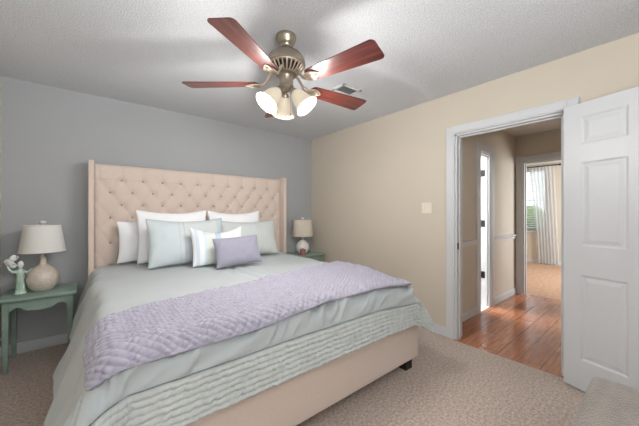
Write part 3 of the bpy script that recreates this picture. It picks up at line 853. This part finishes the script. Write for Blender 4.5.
# ------------------------------------------------------------------ figurine
fg = thing('figurine', 'mint green ceramic figurine with outstretched arms and white birds beside the cream lamp', 'figurine', (-0.436, 3.41, 0.59))
b = B()
lathe(b, [(0, 0), (0.050, 0), (0.055, 0.006), (0.050, 0.013), (0.040, 0.020), (0.032, 0.032), (0.030, 0.08), (0.029, 0.12), (0.028, 0.145), (0.032, 0.168), (0.034, 0.185), (0.024, 0.203), (0.012, 0.212), (0.012, 0.225), (0, 0.226)], (0, 0, 0), 28)
for k in range(9):
    a = 2 * PI * k / 9; tube(b, [(0.038 * math.cos(a), 0.038 * math.sin(a), 0.02), (0.029 * math.cos(a), 0.029 * math.sin(a), 0.09), (0.027 * math.cos(a), 0.027 * math.sin(a), 0.145)], [0.005, 0.004, 0.002], 6)
part('gown', b, 'mint_ceramic', fg, 60, world=False)
b = B(); tube(b, [(0.03, 0, 0.185), (0.058, -0.004, 0.176), (0.078, -0.008, 0.192), (0.095, -0.012, 0.208)], [0.012, 0.009, 0.008, 0.005], 10); part('arm', b, 'mint_ceramic', fg, True, world=False)
b = B(); tube(b, [(-0.03, 0, 0.185), (-0.062, -0.006, 0.186), (-0.085, -0.012, 0.21), (-0.098, -0.014, 0.24)], [0.016, 0.014, 0.011, 0.008], 10); part('arm', b, 'mint_ceramic', fg, True, world=False)
b = B(); bmesh.ops.create_uvsphere(b, u_segments=18, v_segments=12, radius=0.026, matrix=Matrix.Translation((0.002, -0.003, 0.245)) @ Matrix.Diagonal((1.0, 0.95, 1.15, 1)))
bmesh.ops.create_uvsphere(b, u_segments=12, v_segments=8, radius=0.013, matrix=Matrix.Translation((0.002, 0.018, 0.262)))
bmesh.ops.create_uvsphere(b, u_segments=8, v_segments=6, radius=0.005, matrix=Matrix.Translation((0.001, -0.026, 0.243)))
part('head', b, 'white_glaze', fg, True, world=False)
def bird(cx, cy, cz, s, yaw):
    b = B(); mx = Matrix.Translation((cx, cy, cz)) @ Matrix.Rotation(yaw, 4, 'Z') @ Matrix.Scale(s, 4)
    bmesh.ops.create_uvsphere(b, u_segments=14, v_segments=10, radius=0.022, matrix=mx @ Matrix.Diagonal((1.5, 0.9, 0.9, 1)))
    bmesh.ops.create_uvsphere(b, u_segments=12, v_segments=8, radius=0.014, matrix=mx @ Matrix.Translation((0.034, 0, 0.016)))
    bmesh.ops.create_cone(b, segments=8, radius1=0.005, radius2=0, depth=0.014, cap_ends=True, matrix=mx @ Matrix.Translation((0.05, 0, 0.016)) @ Matrix.Rotation(R(90), 4, 'Y'))
    for s_ in (-1, 1):
        bmesh.ops.create_uvsphere(b, u_segments=12, v_segments=8, radius=0.024, matrix=mx @ Matrix.Translation((-0.01, s_ * 0.02, 0.016)) @ Matrix.Rotation(R(-40), 4, 'Y') @ Matrix.Diagonal((1.4, 0.25, 0.75, 1)))
    bmesh.ops.create_uvsphere(b, u_segments=12, v_segments=8, radius=0.02, matrix=mx @ Matrix.Translation((-0.042, 0, 0.0)) @ Matrix.Diagonal((1.2, 0.8, 0.25, 1)))
    part('bird', b, 'white_glaze', fg, True, world=False)
bird(-0.088, -0.014, 0.262, 0.95, 2.6); bird(-0.052, -0.005, 0.292, 0.85, 0.4); bird(-0.050, -0.02, 0.232, 0.7, -0.6)

for c_ in fg.children:
    c_.data.transform(Matrix.Diagonal((0.74, 0.85, 1.0, 1)))

# ------------------------------------------------------------------ ottoman
ot = thing('ottoman', 'grey velvet upholstered ottoman in front of the open white door', 'ottoman', (1.58, -0.16, 0))
b = B()
vs = box(b, (1.17, -0.56, 0.30), (1.985, 0.238, 0.455), 0.05, 6)
bmesh.ops.subdivide_edges(b, edges=[e for e in b.edges if e.calc_length() > 0.2], cuts=8, use_grid_fill=True)
for v_ in b.verts:
    if v_.co.z > 0.4:
        a = max(0, 1 - ((v_.co.x - 1.58) / 0.42) ** 2) * max(0, 1 - ((v_.co.y + 0.16) / 0.41) ** 2); v_.co.z += 0.03 * a
part('cushion', b, 'ottoman', ot, 'all')
b = B(); box(b, (1.185, -0.545, 0.10), (1.97, 0.223, 0.31), 0.02, 3); part('base', b, 'ottoman', ot, 40)
b = B(); tube(b, [(1.185, -0.545, 0.302), (1.97, -0.545, 0.302), (1.97, 0.223, 0.302), (1.185, 0.223, 0.302)], 0.006, 6, closed=True); part('piping', b, 'ottoman', ot)
for x in (1.23, 1.90):
    for y in (-0.50, 0.155):
        b = B(); lathe(b, [(0, 0), (0.016, 0), (0.026, 0.105), (0, 0.105)], (x, y, 0), 14); part('leg', b, 'black_wood', ot, 40)

# ------------------------------------------------------------------ ceiling fan
FX, FY = 1.045, 1.635
fan = thing('ceiling_fan', 'five-blade ceiling fan with cherry wood blades and three lit bell shades', 'ceiling fan', (FX, FY, ZC))
def fz(z): return z - ZC
b = B(); lathe(b, [(0, 0), (0.066, 0), (0.069, fz(2.462)), (0.068, fz(2.445)), (0.063, fz(2.438)), (0.060, fz(2.42)), (0.048, fz(2.405)), (0.042, fz(2.400)), (0.041, fz(2.384)), (0, fz(2.384))], (0, 0, 0), 36); part('canopy', b, 'nickel', fan, 50, world=False)
b = B(); lathe(b, [(0, fz(2.394)), (0.02, fz(2.394)), (0.022, fz(2.384)), (0.013, fz(2.376)), (0.013, fz(2.35)), (0, fz(2.35))], (0, 0, 0), 20); part('downrod', b, 'dark_metal', fan, 50, world=False)
b = B(); lathe(b, [(0, fz(2.366)), (0.04, fz(2.365)), (0.075, fz(2.357)), (0.105, fz(2.338)), (0.124, fz(2.312)), (0.131, fz(2.285)), (0.131, fz(2.268)), (0.122, fz(2.262)), (0, fz(2.262))], (0, 0, 0), 48); part('motor_housing', b, 'nickel', fan, 50, world=False)
b = B(); lathe(b, [(0, fz(2.264)), (0.098, fz(2.264)), (0.078, fz(2.225)), (0.06, fz(2.212)), (0, fz(2.212))], (0, 0, 0), 40); part('vent_core', b, 'dark_metal', fan, 50, world=False)
b = B()
for k in range(24):
    a = 2 * PI * k / 24
    tube(b, [(0.118 * math.cos(a), 0.118 * math.sin(a), fz(2.266)), (0.112 * math.cos(a), 0.112 * math.sin(a), fz(2.25)), (0.088 * math.cos(a), 0.088 * math.sin(a), fz(2.224)), (0.066 * math.cos(a), 0.066 * math.sin(a), fz(2.212))], 0.0055, 6)
for rr, zz in ((0.119, 2.264), (0.066, 2.211)):
    tube(b, [(rr * math.cos(2 * PI * k / 40), rr * math.sin(2 * PI * k / 40), fz(zz)) for k in range(40)], 0.006, 8, closed=True)
part('vent_fins', b, 'champagne', fan, 50, world=False)
b = B(); lathe(b, [(0, fz(2.214)), (0.072, fz(2.213)), (0.074, fz(2.202)), (0.05, fz(2.196)), (0.046, fz(2.19)), (0.048, fz(2.13)), (0.052, fz(2.122)), (0.046, fz(2.112)), (0.03, fz(2.098)), (0, fz(2.094))], (0, 0, 0), 36); part('switch_housing', b, 'nickel', fan, 50, world=False)

ZB = 2.144; RB = 0.694; PH = 3.689
b = B()
# blade: long along +x, rounded, a little wider at the tip
out = []
r0, r1 = 0.185, RB
w0, w1 = 0.058, 0.080
def wid(t): return w0 + (w1 - w0) * t
L = r1 - r0
for k in range(9):                       # root end, rounded
    a = PI / 2 + PI * k / 8; out.append((r0 + 0.035 + 0.035 * math.cos(a), w0 * math.sin(a)))
cr = 0.028
for cx_, cy_, a0 in ((r1 - cr - 0.004, -w1 + cr, -PI / 2), (r1 - cr - 0.004, w1 - cr, 0)):
    for k in range(7):
        a = a0 + PI / 2 * k / 6; out.append((cx_ + cr * math.cos(a), cy_ + cr * math.sin(a)))
prism(b, out, 2, -0.003, 0.003)
bmesh.ops.recalc_face_normals(b, faces=b.faces)
bmesh.ops.bevel(b, geom=[e for e in b.edges if abs(e.verts[0].co.z - e.verts[1].co.z) < 1e-5 and len(e.link_faces) == 2 and any(len(f_.verts) > 8 for f_ in e.link_faces)], offset=0.0015, segments=2, affect='EDGES')
blade_me = None
ib = B()
# blade iron: arm with a leaf shaped plate under the blade root
tube(ib, [(0.085, 0, 0.082), (0.105, 0, 0.065), (0.125, 0, 0.028), (0.15, 0, 0.000), (0.175, 0, -0.009)], [0.010, 0.010, 0.009, 0.009, 0.010], 8)
for s in (-1, 1):
    tube(ib, [(0.172, 0, -0.009), (0.182, s * 0.022, -0.010), (0.205, s * 0.036, -0.010), (0.235, s * 0.034, -0.010), (0.262, s * 0.016, -0.009), (0.280, 0, -0.008)], [0.008, 0.007, 0.006, 0.006, 0.005, 0.004], 8)
    tube(ib, [(0.18, s * 0.004, -0.009), (0.205, s * 0.017, -0.010), (0.225, s * 0.013, -0.010), (0.222, s * 0.003, -0.009)], 0.004, 6)
    tube(ib, [(0.125, 0, 0.022), (0.14, s * 0.014, 0.006), (0.16, s * 0.018, -0.004), (0.176, s * 0.006, -0.009)], 0.004, 6)
lathe(ib, [(0, -0.012), (0.034, -0.012), (0.038, -0.006), (0.034, -0.003), (0, -0.003)], (0.222, 0, 0), 24)
for x_, y_ in ((0.2, 0.018), (0.2, -0.018), (0.25, 0)):
    bmesh.ops.create_uvsphere(ib, u_segments=10, v_segments=6, radius=0.006, matrix=Matrix.Translation((x_, y_, -0.012)))
for k in range(5):
    a = PH + 2 * PI * k / 5
    if k == 0:
        bo_ = part('blade', b, 'blade', fan, 30, world=False); io_ = part('blade_iron', ib, 'champagne', fan, 50, world=False)
        b0, i0 = bo_, io_
    else:
        bo_ = b0.copy(); COL.objects.link(bo_); io_ = i0.copy(); COL.objects.link(io_); bo_.parent = fan; io_.parent = fan
    for o_ in (bo_, io_):
        o_.location = (0, 0, ZB - ZC); o_.rotation_mode = 'XYZ'
        o_.rotation_euler = (Matrix.Rotation(a, 3, 'Z') @ Matrix.Rotation(R(-11), 3, 'X')).to_euler()
# light kit
view = math.atan2(FY, FX)                # direction from the viewer to the fan
for k, da in enumerate((120, -110, 8)):
    a = view + R(da)
    tilt = R(40)
    dr = Vector((math.cos(a) * math.sin(tilt), math.sin(a) * math.sin(tilt), -math.cos(tilt)))
    st = Vector((math.cos(a) * 0.03, math.sin(a) * 0.03, fz(2.118)))
    q = Vector((0, 0, -1)).rotation_difference(dr).to_matrix()
    b = B(); tube(b, [st, st + dr * 0.03], 0.012, 10)
    lathe(b, [(0, -0.03), (0.02, -0.03), (0.027, -0.042), (0.028, -0.062), (0, -0.062)], st, 20, q)
    sk = part('socket', b, 'nickel', fan, 50, world=False)
    b = B()
    pr = [(0.027, -0.048), (0.037, -0.060), (0.047, -0.082), (0.054, -0.110), (0.060, -0.140), (0.070, -0.165), (0.082, -0.182),
          (0.079, -0.183), (0.067, -0.164), (0.057, -0.139), (0.051, -0.110), (0.044, -0.083), (0.034, -0.062), (0.024, -0.05)]
    lathe(b, pr + [pr[0]], st, 32, q, cap=False)
    part('glass_shade', b, 'lit_glass', fan, 'all', world=False)
    b = B(); lathe(b, [(0, -0.062), (0.013, -0.062), (0.014, -0.08), (0.026, -0.105), (0.028, -0.12), (0.02, -0.138), (0, -0.146)], st, 18, q); part('bulb', b, 'bulb', fan, 'all', world=False)
    lp = Vector((FX, FY, ZC)) + st + dr * 0.225
    point('fan_bulb_light', lp, 17.0, (1.0, 0.98, 0.96), 0.04)
b = B(); tube(b, [(0.012, -0.035, fz(2.10)), (0.012, -0.036, fz(1.935))], 0.0016, 6); lathe(b, [(0, 0), (0.006, -0.004), (0.009, -0.02), (0.007, -0.038), (0, -0.042)], (0.012, -0.036, fz(1.937)), 12)
part('pull_chain', b, 'nickel', fan, 50, world=False)

# ------------------------------------------------------------------ added light past the hall door
point('added_closet_fill', (3.9, 2.3, 2.2), 95, (1.0, 0.98, 0.95), 0.1)  # no lamp built here; added to brighten the closet and spill into the hall
